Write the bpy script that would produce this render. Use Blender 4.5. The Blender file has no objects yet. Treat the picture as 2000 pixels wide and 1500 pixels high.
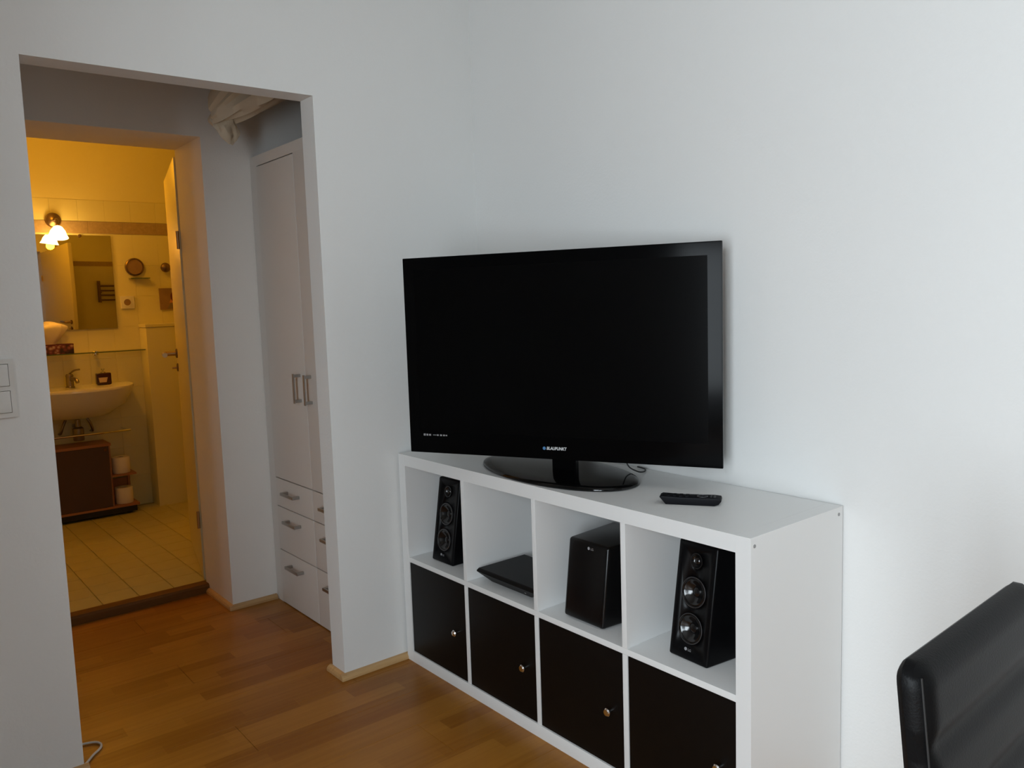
import bpy, bmesh, math, random
from mathutils import Vector, Matrix
random.seed(7)
S = bpy.context.scene
COL = S.collection

# ------------------------------------------------------------------ camera
M = [[0.6324037742262832, 0.7739746706486507, -0.03207297208967505],
     [-0.06114300095640762, 0.09114803313608043, 0.9939585350956393],
     [-0.7722221181618648, 0.6266220912557559, -0.10496549419626529]]
cam_d = bpy.data.cameras.new('camera')
cam = bpy.data.objects.new('camera', cam_d); COL.objects.link(cam)
cam_d.sensor_width = 36; cam_d.sensor_fit = 'HORIZONTAL'
cam_d.lens = 36 * 1585.98 / 2000
cam_d.clip_start = 0.02; cam_d.clip_end = 100
r, u, f = Vector(M[0]), Vector(M[1]), Vector(M[2])
rot = Matrix((r, u, -f)).transposed().to_4x4()
cam.matrix_world = Matrix.Translation((2.4923, -1.87679, 1.30689)) @ rot
S.camera = cam

# ------------------------------------------------------------------ world, lights, exposure
w = bpy.data.worlds.new('world'); S.world = w; w.use_nodes = True
bg = w.node_tree.nodes['Background']
bg.inputs['Color'].default_value = (0.80, 0.90, 1.0, 1); bg.inputs['Strength'].default_value = 1.2

def area(name, loc, target, sx, sy, power, color):
    d = bpy.data.lights.new(name, 'AREA'); d.shape = 'RECTANGLE'; d.size = sx; d.size_y = sy
    d.energy = power; d.color = color
    o = bpy.data.objects.new(name, d); COL.objects.link(o); o.location = loc
    o.rotation_euler = (Vector(target) - Vector(loc)).to_track_quat('-Z', 'Y').to_euler()
    return o
def point(name, loc, power, color, rad):
    d = bpy.data.lights.new(name, 'POINT'); d.energy = power; d.color = color; d.shadow_soft_size = rad
    o = bpy.data.objects.new(name, d); COL.objects.link(o); o.location = loc
    return o
# daylight coming in through the window in the wall behind the camera
area('window_daylight', (2.90, -3.62, 1.34), (2.45, 0.0, 0.85), 1.25, 1.95, 136, (0.83, 0.93, 1.0))
WARM = (1.0, 0.40, 0.006)
point('ceiling_bulb', (-2.30, -.985, 2.12), 9.5, WARM, 0.05)
point('mirror_bulb', (-3.03, -0.862, 1.735), 2.2, (1.0, 0.33, 0.004), 0.025)

S.view_settings.view_transform = 'Standard'; S.view_settings.look = 'None'
S.view_settings.gamma = 1; S.view_settings.use_curve_mapping = False
S.view_settings.exposure = 0.0

# ------------------------------------------------------------------ materials
def mat(name, color, rough=0.5, metal=0.0, spec=0.5, coat=0.0, bump=0.0, bscale=60, vary=0.0, vscale=4,
        emit=None, estr=0.0, trans=0.0, alpha=1.0, sheen=0.0, det=4):
    m = bpy.data.materials.new(name); m.use_nodes = True
    nt = m.node_tree; b = nt.nodes['Principled BSDF']
    b.inputs['Base Color'].default_value = (*color, 1); b.inputs['Roughness'].default_value = rough
    b.inputs['Metallic'].default_value = metal; b.inputs['Specular IOR Level'].default_value = spec
    b.inputs['Coat Weight'].default_value = coat; b.inputs['Coat Roughness'].default_value = 0.06
    b.inputs['Transmission Weight'].default_value = trans; b.inputs['Alpha'].default_value = alpha
    b.inputs['Sheen Weight'].default_value = sheen
    if emit: b.inputs['Emission Color'].default_value = (*emit, 1); b.inputs['Emission Strength'].default_value = estr
    tc = nt.nodes.new('ShaderNodeTexCoord')
    n = nt.nodes.new('ShaderNodeTexNoise'); n.inputs['Scale'].default_value = vscale; n.inputs['Detail'].default_value = det
    nt.links.new(tc.outputs['Object'], n.inputs['Vector'])
    mx = nt.nodes.new('ShaderNodeMix'); mx.data_type = 'RGBA'; v = max(vary, 0.01)
    mx.inputs[6].default_value = (*[c * (1 - v) for c in color], 1)
    mx.inputs[7].default_value = (*[min(1, c * (1 + v)) for c in color], 1)
    nt.links.new(n.outputs['Fac'], mx.inputs[0]); nt.links.new(mx.outputs[2], b.inputs['Base Color'])
    if bump > 0:
        n2 = nt.nodes.new('ShaderNodeTexNoise'); n2.inputs['Scale'].default_value = bscale; n2.inputs['Detail'].default_value = 3
        nt.links.new(tc.outputs['Object'], n2.inputs['Vector'])
        bp = nt.nodes.new('ShaderNodeBump'); bp.inputs['Strength'].default_value = bump; bp.inputs['Distance'].default_value = 0.003
        nt.links.new(n2.outputs['Fac'], bp.inputs['Height']); nt.links.new(bp.outputs['Normal'], b.inputs['Normal'])
    return m

def wood(name, dark, light, rough=0.4, grain=(60, 3, 60), strips=None, spec=0.4):
    """wood with grain running along y; strips=(width,length) adds the printed staves of a laminate board"""
    m = bpy.data.materials.new(name); m.use_nodes = True
    nt = m.node_tree; L = nt.links; b = nt.nodes['Principled BSDF']
    b.inputs['Roughness'].default_value = rough; b.inputs['Specular IOR Level'].default_value = spec
    tc = nt.nodes.new('ShaderNodeTexCoord')
    mp = nt.nodes.new('ShaderNodeMapping'); mp.inputs['Scale'].default_value = grain
    L.new(tc.outputs['Object'], mp.inputs['Vector'])
    n = nt.nodes.new('ShaderNodeTexNoise'); n.inputs['Scale'].default_value = 1; n.inputs['Detail'].default_value = 6
    n.inputs['Roughness'].default_value = 0.6; n.inputs['Distortion'].default_value = 0.4
    L.new(mp.outputs['Vector'], n.inputs['Vector'])
    fac = n.outputs['Fac']
    if strips:
        sp = nt.nodes.new('ShaderNodeSeparateXYZ'); L.new(tc.outputs['Object'], sp.inputs[0])
        def mth(op, a, bb=None, c=None):
            k = nt.nodes.new('ShaderNodeMath'); k.operation = op
            for i, x in enumerate((a, bb, c)):
                if x is None: continue
                if isinstance(x, (int, float)): k.inputs[i].default_value = x
                else: L.new(x, k.inputs[i])
            return k.outputs[0]
        row = mth('FLOOR', mth('DIVIDE', sp.outputs['X'], strips[0]))
        off = mth('MULTIPLY', mth('FRACT', mth('MULTIPLY', row, 0.6180339)), strips[1])
        col = mth('FLOOR', mth('DIVIDE', mth('ADD', sp.outputs['Y'], off), strips[1]))
        cb = nt.nodes.new('ShaderNodeCombineXYZ'); L.new(row, cb.inputs[0]); L.new(col, cb.inputs[1])
        wn = nt.nodes.new('ShaderNodeTexWhiteNoise'); L.new(cb.outputs[0], wn.inputs['Vector'])
        fac = mth('ADD', mth('MULTIPLY', n.outputs['Fac'], 0.55), mth('MULTIPLY', wn.outputs['Value'], 0.40))
    rp = nt.nodes.new('ShaderNodeValToRGB')
    rp.color_ramp.elements[0].position = 0.25; rp.color_ramp.elements[0].color = (*dark, 1)
    rp.color_ramp.elements[1].position = 0.8; rp.color_ramp.elements[1].color = (*light, 1)
    L.new(fac, rp.inputs[0]); L.new(rp.outputs[0], b.inputs['Base Color'])
    return m

MT = {}
MT['wall'] = mat('wall_paint', (0.80, 0.80, 0.785), 0.85, spec=0.2, bump=0.18, bscale=130, vary=0.02, vscale=2)
MT['hallwall'] = mat("hall_paint", (0.88, 0.86, 0.82), 0.85, spec=0.2, bump=0.15, bscale=130, vary=0.02)
MT['backwall'] = mat('low_bounce_paint', (0.42, 0.41, 0.39), 0.85, spec=0.2)  # unseen room walls, colour darkened to cut bounced light
MT['ceiling'] = mat('ceiling_paint', (0.78, 0.78, 0.77), 0.9, spec=0.1, bump=0.1, bscale=100)
MT['laminate'] = wood('beech_laminate', (0.27, 0.094, 0.007), (0.44, 0.19, 0.026), 0.36, (55, 2.4, 55), (0.0645, 0.42), 0.28)
MT['gap'] = mat('floor_joint', (0.22, 0.11, 0.045), 0.7)
MT['beech'] = wood('beech_moulding', (0.46, 0.27, 0.11), (0.62, 0.40, 0.19), 0.4, (90, 4, 90))
MT['darkwood'] = wood('dark_threshold_wood', (0.12, 0.05, 0.012), (0.20, 0.09, 0.022), 0.6, spec=0.15)
MT['white'] = mat('white_foil', (0.80, 0.80, 0.79), 0.38, spec=0.4, vary=0.01, bump=0.03, bscale=300)
MT['black_door'] = mat('black_brown_foil', (0.0045, 0.0034, 0.0028), 0.45, spec=0.16, vary=0.15, vscale=30, bump=0.04, bscale=200)
MT['chrome'] = mat('chrome', (0.80, 0.80, 0.80), 0.12, metal=1.0)
MT['satin'] = mat('satin_steel', (0.42, 0.41, 0.39), 0.35, metal=0.9)
MT['screwcap'] = mat('grey_cap', (0.30, 0.30, 0.30), 0.5)
MT['gloss'] = mat('piano_black', (0.002, 0.002, 0.0022), 0.14, spec=0.05)
MT['glossbase'] = mat('glossy_black_base', (0.003, 0.003, 0.003), 0.07, spec=0.26)
MT['screen'] = mat('screen_black', (0.0016, 0.0016, 0.0018), 0.16, spec=0.10)
MT['blackplastic'] = mat('black_plastic', (0.008, 0.008, 0.009), 0.4, spec=0.35)
MT['speaker'] = mat('speaker_black', (0.0025, 0.0025, 0.003), 0.32, spec=0.13)
MT['subsat'] = mat('satin_black', (0.003, 0.003, 0.0033), 0.42, spec=0.14, bump=0.05, bscale=400)
MT['subbody'] = mat('semi_gloss_black', (0.003, 0.003, 0.0033), 0.25, spec=0.32)
MT['cone'] = mat('cone_black', (0.004, 0.004, 0.0045), 0.16, spec=0.6)
MT['ring'] = mat('trim_ring', (0.16, 0.16, 0.17), 0.28, metal=0.8)
MT['print'] = mat('pale_print', (0.62, 0.63, 0.64), 0.5)
MT['printgrey'] = mat('grey_print', (0.30, 0.30, 0.31), 0.45)
MT['printblue'] = mat('blue_print', (0.06, 0.20, 0.42), 0.5)
MT['remote'] = mat('remote_plastic', (0.005, 0.005, 0.007), 0.5, spec=0.10)
MT['remotegrey'] = mat('remote_button', (0.07, 0.07, 0.075), 0.4)
MT['leather'] = mat('black_leather', (0.0045, 0.0045, 0.0048), 0.42, spec=0.10, bump=0.12, bscale=350, vary=0.15, vscale=12)
MT['thread'] = mat('stitch_thread', (0.012, 0.012, 0.012), 0.6)
MT['switch'] = mat('switch_plastic', (0.72, 0.71, 0.68), 0.35, spec=0.5)
MT['cable'] = mat('white_cable', (0.66, 0.64, 0.60), 0.45)
MT['blackcable'] = mat('black_cable', (0.012, 0.012, 0.012), 0.5)
MT['wardrobe'] = mat("wardrobe_white", (0.76, 0.73, 0.69), 0.5, spec=0.35, vary=0.01)
MT['shadowgap'] = mat('gap_shade_backing', (0.10, 0.09, 0.08), 0.8)  # dark colour for the painted gap shade and the mirror backing
MT['cloth'] = mat('cream_cloth', (0.66, 0.58, 0.45), 0.9, spec=0.1, bump=0.3, bscale=40, vary=0.08)
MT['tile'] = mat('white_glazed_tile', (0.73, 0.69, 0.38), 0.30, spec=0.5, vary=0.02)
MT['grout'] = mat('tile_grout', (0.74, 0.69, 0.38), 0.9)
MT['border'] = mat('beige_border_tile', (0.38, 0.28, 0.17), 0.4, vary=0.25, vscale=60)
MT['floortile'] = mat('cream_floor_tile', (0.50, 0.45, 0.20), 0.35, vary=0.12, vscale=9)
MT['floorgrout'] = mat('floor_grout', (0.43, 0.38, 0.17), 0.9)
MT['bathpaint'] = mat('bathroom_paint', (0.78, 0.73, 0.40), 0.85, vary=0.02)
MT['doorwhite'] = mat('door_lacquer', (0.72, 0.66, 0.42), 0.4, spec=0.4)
MT['brass'] = mat('brushed_brass', (0.50, 0.36, 0.20), 0.28, metal=1.0)
MT['bronze'] = mat('bronze_metal', (0.22, 0.15, 0.10), 0.3, metal=0.85)
MT['ceramic'] = mat('sanitary_ceramic', (0.78, 0.76, 0.70), 0.12, spec=0.5)
MT['mirror'] = mat('mirror_silver', (0.80, 0.80, 0.78), 0.015, metal=1.0)
MT['glowglass'] = mat('lit_glass_shade', (1, 0.8, 0.5), 0.3, emit=(1.0, 0.62, 0.16), estr=16)
MT['glowglobe'] = mat('lit_globe', (1, 0.8, 0.5), 0.3, emit=(1.0, 0.62, 0.22), estr=9)
MT['greenglass'] = mat('greenish_glass', (0.62, 0.72, 0.60), 0.05, trans=0.85)
MT['glassedge'] = mat('glass_edge', (0.10, 0.16, 0.09), 0.1, trans=0.2)
MT['cartwood'] = wood('reddish_cart_wood', (0.30, 0.12, 0.05), (0.42, 0.20, 0.08), 0.45)
MT['cartpanel'] = mat('dark_brown_panel', (0.075, 0.04, 0.028), 0.6, vary=0.1)
MT['paper'] = mat('toilet_paper', (0.80, 0.74, 0.60), 0.9, bump=0.3, bscale=80)
MT['rubber'] = mat('black_rubber', (0.01, 0.01, 0.01), 0.7)
MT['soap'] = mat('dark_soap_bottle', (0.045, 0.012, 0.02), 0.2, spec=0.5)
MT['label'] = mat('beige_label', (0.55, 0.42, 0.34), 0.6)
MT['tissue'] = mat('tissue_paper', (0.86, 0.78, 0.66), 0.9, bump=0.4, bscale=30)
MT['radiator'] = mat('dark_radiator', (0.16, 0.09, 0.06), 0.4)
MT['picbrown'] = mat('picture_brown', (0.27, 0.17, 0.11), 0.6, vary=0.2, vscale=20)
MT['picred'] = mat('picture_dark_red', (0.12, 0.012, 0.01), 0.5)
MT['picorange'] = mat('picture_orange', (0.62, 0.26, 0.12), 0.6)
MT['picgrey'] = mat('picture_grey', (0.20, 0.16, 0.15), 0.6)
MT['pipe'] = mat('dull_pipe', (0.28, 0.24, 0.19), 0.3, metal=0.8)
MT['frame'] = mat('window_frame_white', (0.8, 0.8, 0.8), 0.4)
def thin_glass(name, tint, ior):
    m = bpy.data.materials.new(name); m.use_nodes = True; nt = m.node_tree; nt.nodes.clear()
    o = nt.nodes.new('ShaderNodeOutputMaterial'); t = nt.nodes.new('ShaderNodeBsdfTransparent'); g = nt.nodes.new('ShaderNodeBsdfGlossy')
    f = nt.nodes.new('ShaderNodeFresnel'); x = nt.nodes.new('ShaderNodeMixShader'); t.inputs[0].default_value = tint
    g.inputs['Roughness'].default_value = 0.03; f.inputs[0].default_value = ior
    nt.links.new(f.outputs[0], x.inputs[0]); nt.links.new(t.outputs[0], x.inputs[1]); nt.links.new(g.outputs[0], x.inputs[2]); nt.links.new(x.outputs[0], o.inputs[0])
    return m
MT['shelfglass'] = thin_glass('clear_glass', (0.96, 0.98, 0.95, 1), 1.45)
MT['windowglass'] = thin_glass('window_glass', (0.99, 0.99, 0.99, 1), 1.22)
# patterned tissue box
def floral():
    m = bpy.data.materials.new('floral_card'); m.use_nodes = True; nt = m.node_tree; b = nt.nodes['Principled BSDF']
    b.inputs['Roughness'].default_value = 0.5
    tc = nt.nodes.new('ShaderNodeTexCoord'); v = nt.nodes.new('ShaderNodeTexVoronoi'); v.inputs['Scale'].default_value = 42
    nt.links.new(tc.outputs['Object'], v.inputs['Vector'])
    rp = nt.nodes.new('ShaderNodeValToRGB'); e = rp.color_ramp
    e.elements[0].position = 0.2; e.elements[0].color = (0.45, 0.33, 0.30, 1)
    e.elements[1].position = 0.75; e.elements[1].color = (0.035, 0.02, 0.025, 1)
    k = e.elements.new(0.45); k.color = (0.22, 0.05, 0.05, 1)
    nt.links.new(v.outputs['Distance'], rp.inputs[0]); nt.links.new(rp.outputs[0], b.inputs['Base Color'])
    return m
MT['floral'] = floral()

# ------------------------------------------------------------------ helpers
def link(name, me, m, parent=None, loc=None, rot=None):
    o = bpy.data.objects.new(name, me); COL.objects.link(o)
    if m is not None and not me.materials: me.materials.append(m)
    if parent: o.parent = parent
    if loc: o.location = loc
    if rot: o.rotation_euler = rot
    return o
def from_bm(name, bm, m, parent=None, loc=None, rot=None, smooth=False):
    bmesh.ops.recalc_face_normals(bm, faces=bm.faces)
    me = bpy.data.meshes.new(name); bm.to_mesh(me); bm.free()
    if smooth:
        for p in me.polygons: p.use_smooth = True
        try: me.set_sharp_from_angle(angle=math.radians(38))
        except Exception: pass
    return link(name, me, m, parent, loc, rot)
def addbox(bm, x0, x1, y0, y1, z0, z1):
    vs = [bm.verts.new(p) for p in ((x0,y0,z0),(x1,y0,z0),(x1,y1,z0),(x0,y1,z0),(x0,y0,z1),(x1,y0,z1),(x1,y1,z1),(x0,y1,z1))]
    for q in ((0,3,2,1),(4,5,6,7),(0,1,5,4),(1,2,6,5),(2,3,7,6),(3,0,4,7)): bm.faces.new([vs[i] for i in q])
def box(name, x0, x1, y0, y1, z0, z1, m, parent=None, bev=0.0, seg=2, **k):
    bm = bmesh.new(); addbox(bm, x0, x1, y0, y1, z0, z1)
    if bev > 0: bmesh.ops.bevel(bm, geom=bm.edges[:], offset=bev, segments=seg, profile=0.7, affect='EDGES')
    return from_bm(name, bm, MT[m], parent, smooth=bev > 0, **k)
def boxes(name, lst, m, parent=None, **k):
    bm = bmesh.new()
    for b in lst: addbox(bm, *b)
    return from_bm(name, bm, MT[m], parent, **k)
def prism(name, poly, axis, a, b, m, parent=None, bev=0.0, seg=2, **k):
    """poly: list of 2D points; axis 'x','y','z' = extrusion axis between a and b"""
    bm = bmesh.new()
    def P(p, t): return {'x': (t, p[0], p[1]), 'y': (p[0], t, p[1]), 'z': (p[0], p[1], t)}[axis]
    A = [bm.verts.new(P(p, a)) for p in poly]; B = [bm.verts.new(P(p, b)) for p in poly]
    bm.faces.new(A); bm.faces.new(B[::-1]); n = len(poly)
    for i in range(n): bm.faces.new((A[i], A[(i+1) % n], B[(i+1) % n], B[i]))
    bmesh.ops.recalc_face_normals(bm, faces=bm.faces)
    if bev > 0: bmesh.ops.bevel(bm, geom=bm.edges[:], offset=bev, segments=seg, profile=0.7, affect='EDGES')
    return from_bm(name, bm, MT[m], parent, smooth=bev > 0, **k)
def frame_to(d):
    return Vector(d).normalized().to_track_quat('Z', 'Y').to_matrix()
def lathe(name, prof, m, parent=None, n=32, d=(0,0,1), at=(0,0,0), sx=1.0, sy=1.0, **k):
    """prof: list of (radius, height); axis along d from at"""
    bm = bmesh.new(); R = frame_to(d); A = Vector(at); rings = []
    for (r_, h) in prof:
        if r_ < 1e-6: rings.append([bm.verts.new(A + R @ Vector((0, 0, h)))])
        else: rings.append([bm.verts.new(A + R @ Vector((r_*sx*math.cos(2*math.pi*i/n), r_*sy*math.sin(2*math.pi*i/n), h))) for i in range(n)])
    for a, b in zip(rings, rings[1:]):
        for i in range(n):
            j = (i+1) % n
            if len(a) == 1 and len(b) == 1: continue
            if len(a) == 1: bm.faces.new((a[0], b[i], b[j]))
            elif len(b) == 1: bm.faces.new((a[i], a[j], b[0]))
            else: bm.faces.new((a[i], a[j], b[j], b[i]))
    return from_bm(name, bm, MT[m], parent, smooth=True, **k)
def tube(name, pts, rad, m, parent=None, n=10, smooth_steps=0, **k):
    pts = [Vector(p) for p in pts]
    if smooth_steps:
        out = []
        P = [pts[0]] + pts + [pts[-1]]
        for i in range(1, len(P)-2):
            for s in range(smooth_steps):
                t = s/smooth_steps; a, b, c, d = P[i-1:i+3]
                out.append(0.5*((2*b)+(c-a)*t+(2*a-5*b+4*c-d)*t*t+(3*b-a-3*c+d)*t**3))
        pts = out + [pts[-1]]
    bm = bmesh.new(); rings = []; up = Vector((0.13, 0.21, 0.97))
    for i, p in enumerate(pts):
        t = (pts[min(i+1, len(pts)-1)] - pts[max(i-1, 0)]).normalized()
        s = t.cross(up)
        if s.length < 1e-3: s = t.cross(Vector((1, 0, 0)))
        s.normalize(); v = t.cross(s)
        rings.append([bm.verts.new(p + rad*(math.cos(2*math.pi*j/n)*s + math.sin(2*math.pi*j/n)*v)) for j in range(n)])
    for a, b in zip(rings, rings[1:]):
        for j in range(n): bm.faces.new((a[j], a[(j+1) % n], b[(j+1) % n], b[j]))
    bm.faces.new(rings[0]); bm.faces.new(rings[-1])
    return from_bm(name, bm, MT[m], parent, smooth=True, **k)
def torus(name, R_, r_, m, parent=None, at=(0,0,0), d=(0,0,1), sy=1.0, n=40, k2=8):
    bm = bmesh.new(); F = frame_to(d); rings = []
    for i in range(n):
        a = 2*math.pi*i/n
        rings.append([bm.verts.new(Vector(at) + F @ Vector(((R_+r_*math.cos(b))*math.cos(a), (R_+r_*math.cos(b))*math.sin(a)*sy, r_*math.sin(b)))) for b in [2*math.pi*j/k2 for j in range(k2)]])
    for i in range(n):
        a, b = rings[i], rings[(i+1) % n]
        for j in range(k2): bm.faces.new((a[j], a[(j+1) % k2], b[(j+1) % k2], b[j]))
    return from_bm(name, bm, MT[m], parent, smooth=True)
def empty(name, loc=(0,0,0), rz=0.0):
    o = bpy.data.objects.new(name, None); COL.objects.link(o); o.location = loc; o.rotation_euler = (0, 0, rz)
    o.empty_display_size = 0.05
    return o
def tag(o, label, cat, group=None):
    o['label'] = label; o['category'] = cat
    if group: o['group'] = group
    return o
def thing(name, label, cat, loc=(0,0,0), rz=0.0, group=None):
    return tag(empty(name, loc, rz), label, cat, group)
def struct(o, label=None):
    o['kind'] = 'structure'
    if label: o['label'] = label
    return o
def copy_tree(o, parent=None):
    c = o.copy(); COL.objects.link(c)
    if parent: c.parent = parent
    for ch in o.children: copy_tree(ch, c)
    return c
def text(name, body, size, m, parent, loc, rot, bold=0.0, shear=0.0):
    cu = bpy.data.curves.new(name, 'FONT'); cu.body = body; cu.size = size; cu.align_x = 'CENTER'; cu.align_y = 'CENTER'
    cu.extrude = 0.0002; cu.offset = bold; cu.shear = shear
    t = bpy.data.objects.new(name, cu); COL.objects.link(t)
    dg = bpy.context.evaluated_depsgraph_get(); me = bpy.data.meshes.new_from_object(t.evaluated_get(dg))
    bpy.data.objects.remove(t); me.materials.clear(); me.materials.append(MT[m])
    o = bpy.data.objects.new(name, me); COL.objects.link(o); o.parent = parent; o.location = loc; o.rotation_euler = rot
    return o
PI = math.pi

# ------------------------------------------------------------------ room shell
XD = -0.012     # face of the wall with the opening
XB = -0.104     # its hall side
OY0, OY1, OZ = -1.467, -0.640, 1.982
CE = 2.62
struct(box('wall_right', XB, 4.30, 0.006, 0.16, -0.05, CE, 'wall'), 'smooth white wall behind the television and the shelf unit')
struct(boxes('wall_left', [(XB, XD, OY1, 0.006, -0.05, CE), (XB, XD, -3.35, OY0, -0.05, CE), (XB, XD, OY0, OY1, OZ, CE)], 'wall'),
       'white wall with the wide doorless opening to the hall')
WX0, WX1, WZ0, WZ1 = 2.25, 3.60, 0.06, 2.25
struct(boxes('wall_back', [(XB, WX0, -3.35, -3.2, -0.05, CE), (WX1, 4.30, -3.35, -3.2, -0.05, CE),
       (WX0, WX1, -3.35, -3.2, -0.05, WZ0), (WX0, WX1, -3.35, -3.2, WZ1, CE)], 'backwall'))
struct(box('wall_near', 4.15, 4.30, -3.2, 0.006, -0.05, CE, 'backwall'))
struct(box('ceiling', -3.35, 4.30, -3.35, 0.50, CE, CE+0.1, 'ceiling'))
win = struct(empty('window_1', ((WX0+WX1)/2, -3.26, WZ0)))
hw = (WX1-WX0)/2
boxes('window_frame', [(-hw, -hw+.06, -.03, .03, 0, 2.19), (hw-.06, hw, -.03, .03, 0, 2.19), (-.03, .03, -.03, .03, .06, 2.13),
      (-hw+.06, hw-.06, -.03, .03, 0, .06), (-hw+.06, hw-.06, -.03, .03, 2.13, 2.19)], 'frame', win)
for a_ in (-1, 1): box('window_pane', min(a_*.03, a_*(hw-.06)), max(a_*.03, a_*(hw-.06)), -.003, .003, .06, 2.13, 'windowglass', win)
box('window_sill', -hw+.002, hw-.002, .032, .075, -.03, 0.01, 'frame', win, bev=.004)
# floor: real boards, joints between them, staves printed on them
fl = struct(box('floor', -1.28, 4.15, -3.2, 0.006, -0.05, -0.006, 'gap'), 'warm beech laminate floor laid in long boards')
x = XD - 0.1935*7 + 0.05; k = 0
me_cache = {}
while x < 4.15:
    x0, x1 = max(x, -1.279), min(x+0.1925, 4.149)
    y = -3.2 - (k*0.43) % 1.29
    while y < 0.006:
        y0, y1 = max(y, -3.199), min(y+1.289, 0.005)
        if y1 > y0 and x1 > x0 and not (x1 < XB and y1 < -2.3):
            bm = bmesh.new(); addbox(bm, x0, x1, y0, y1, -0.006, 0.0)
            bmesh.ops.bevel(bm, geom=[e for e in bm.edges if e.verts[0].co.z > -.001 and e.verts[1].co.z > -.001], offset=0.0006, segments=1, affect='EDGES')
            from_bm('board', bm, MT['laminate'], fl)
        y += 1.29
    x += 0.1935; k += 1
# quarter-round beech mouldings
def moulding(name, p0, p1, inward):
    """p0,p1 on the wall foot; inward: unit vector into the room; mitred by the caller"""
    p0 = Vector((*p0, 0)); p1 = Vector((*p1, 0)); n = Vector((*inward, 0)); t = (p1-p0).normalized()
    prof = [(0, 0.0005), (0.019, 0.0005), (0.018, 0.009), (0.0125, 0.0165), (0.006, 0.020), (0, 0.021)]
    bm = bmesh.new(); A = [bm.verts.new(p0 + n*a + Vector((0, 0, b))) for a, b in prof]; B = [bm.verts.new(p1 + n*a + Vector((0, 0, b))) for a, b in prof]
    bm.faces.new(A); bm.faces.new(B[::-1])
    for i in range(len(prof)): j = (i+1) % len(prof); bm.faces.new((A[i], A[j], B[j], B[i]))
    return struct(from_bm(name, bm, MT['beech']))
moulding('baseboard_left', (XD, -0.659), (XD, -0.003), (1, 0))
moulding('baseboard_left_far', (XD, -3.19), (XD, OY0+.012), (1, 0))
moulding('baseboard_jamb', (XB-.012, OY1), (XD+.012, OY1), (0, -1))
moulding('baseboard_right', (1.49, 0.006), (4.14, 0.006), (0, -1))
moulding('baseboard_back', (0.02, -3.2), (2.2, -3.2), (0, 1))
# hall
HX = -0.945; RX = -1.28; RY = -0.690
struct(boxes('wall_hall', [(RX, HX, RY, 0.16, -0.05, CE), (RX, HX, -2.45, -1.52, -0.05, CE), (RX, HX, -1.52, RY, 2.005, CE)], 'hallwall'),
       'thick white hall wall around the deep bathroom doorway')
struct(box('wall_hall_right', HX, XB, 0.10, 0.16, -0.05, CE, 'hallwall'))
struct(box('wall_hall_left', HX, XB, -2.45, -2.30, -0.05, CE, 'hallwall'))
moulding('baseboard_hall', (HX, RY-.019), (HX, -0.492), (1, 0))
moulding('baseboard_reveal', (RX+.03, RY), (HX+.012, RY), (0, -1))
# bathroom
BZ = 0.035; BX = -3.15
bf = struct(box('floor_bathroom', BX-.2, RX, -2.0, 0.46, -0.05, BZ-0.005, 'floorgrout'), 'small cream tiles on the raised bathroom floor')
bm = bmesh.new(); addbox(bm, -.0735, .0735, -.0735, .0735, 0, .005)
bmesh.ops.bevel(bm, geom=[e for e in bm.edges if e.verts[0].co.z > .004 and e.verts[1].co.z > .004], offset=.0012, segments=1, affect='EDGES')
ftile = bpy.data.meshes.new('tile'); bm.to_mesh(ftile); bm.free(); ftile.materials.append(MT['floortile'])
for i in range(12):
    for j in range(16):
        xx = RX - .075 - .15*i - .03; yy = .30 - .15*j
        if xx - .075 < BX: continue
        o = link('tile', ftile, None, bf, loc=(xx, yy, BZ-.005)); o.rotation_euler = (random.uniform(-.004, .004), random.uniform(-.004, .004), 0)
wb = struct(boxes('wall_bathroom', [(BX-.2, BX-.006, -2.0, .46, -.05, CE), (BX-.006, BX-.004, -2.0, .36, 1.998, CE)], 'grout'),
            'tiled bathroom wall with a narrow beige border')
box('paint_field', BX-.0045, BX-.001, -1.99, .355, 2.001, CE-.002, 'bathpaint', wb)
def tmesh(a, b, m):
    bm = bmesh.new(); addbox(bm, -.006, 0, -a/2, a/2, -b/2, b/2)
    bmesh.ops.bevel(bm, geom=[e for e in bm.edges if e.verts[0].co.x > -.001 and e.verts[1].co.x > -.001], offset=.0003, segments=1, affect='EDGES')
    me = bpy.data.meshes.new('tile'); bm.to_mesh(me); bm.free(); me.materials.append(MT[m]); return me
t1, t2, t3 = tmesh(.1524, .1944, 'tile'), tmesh(.1524, .1293, 'tile'), tmesh(.2020, .073, 'border')
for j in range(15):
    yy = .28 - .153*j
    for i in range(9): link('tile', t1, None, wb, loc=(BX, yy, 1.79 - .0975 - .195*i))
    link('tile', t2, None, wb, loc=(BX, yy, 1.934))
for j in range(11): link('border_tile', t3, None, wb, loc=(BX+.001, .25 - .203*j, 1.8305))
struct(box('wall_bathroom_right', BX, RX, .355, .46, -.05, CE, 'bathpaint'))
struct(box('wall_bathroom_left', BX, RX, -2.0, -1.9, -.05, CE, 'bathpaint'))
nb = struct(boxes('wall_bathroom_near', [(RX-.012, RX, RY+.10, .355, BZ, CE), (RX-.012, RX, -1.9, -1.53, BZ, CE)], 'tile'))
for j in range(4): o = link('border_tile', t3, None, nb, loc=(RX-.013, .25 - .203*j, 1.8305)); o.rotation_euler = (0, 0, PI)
struct(prism('trim_threshold', [(RX-.02, -.01), (RX+.045, -.01), (RX+.045, .030), (RX+.038, .040), (RX-.02, .040)], 'y', -1.519, RY-.001, 'darkwood', bev=.002),
       'dark wooden threshold strip between hall and bathroom')
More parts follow.
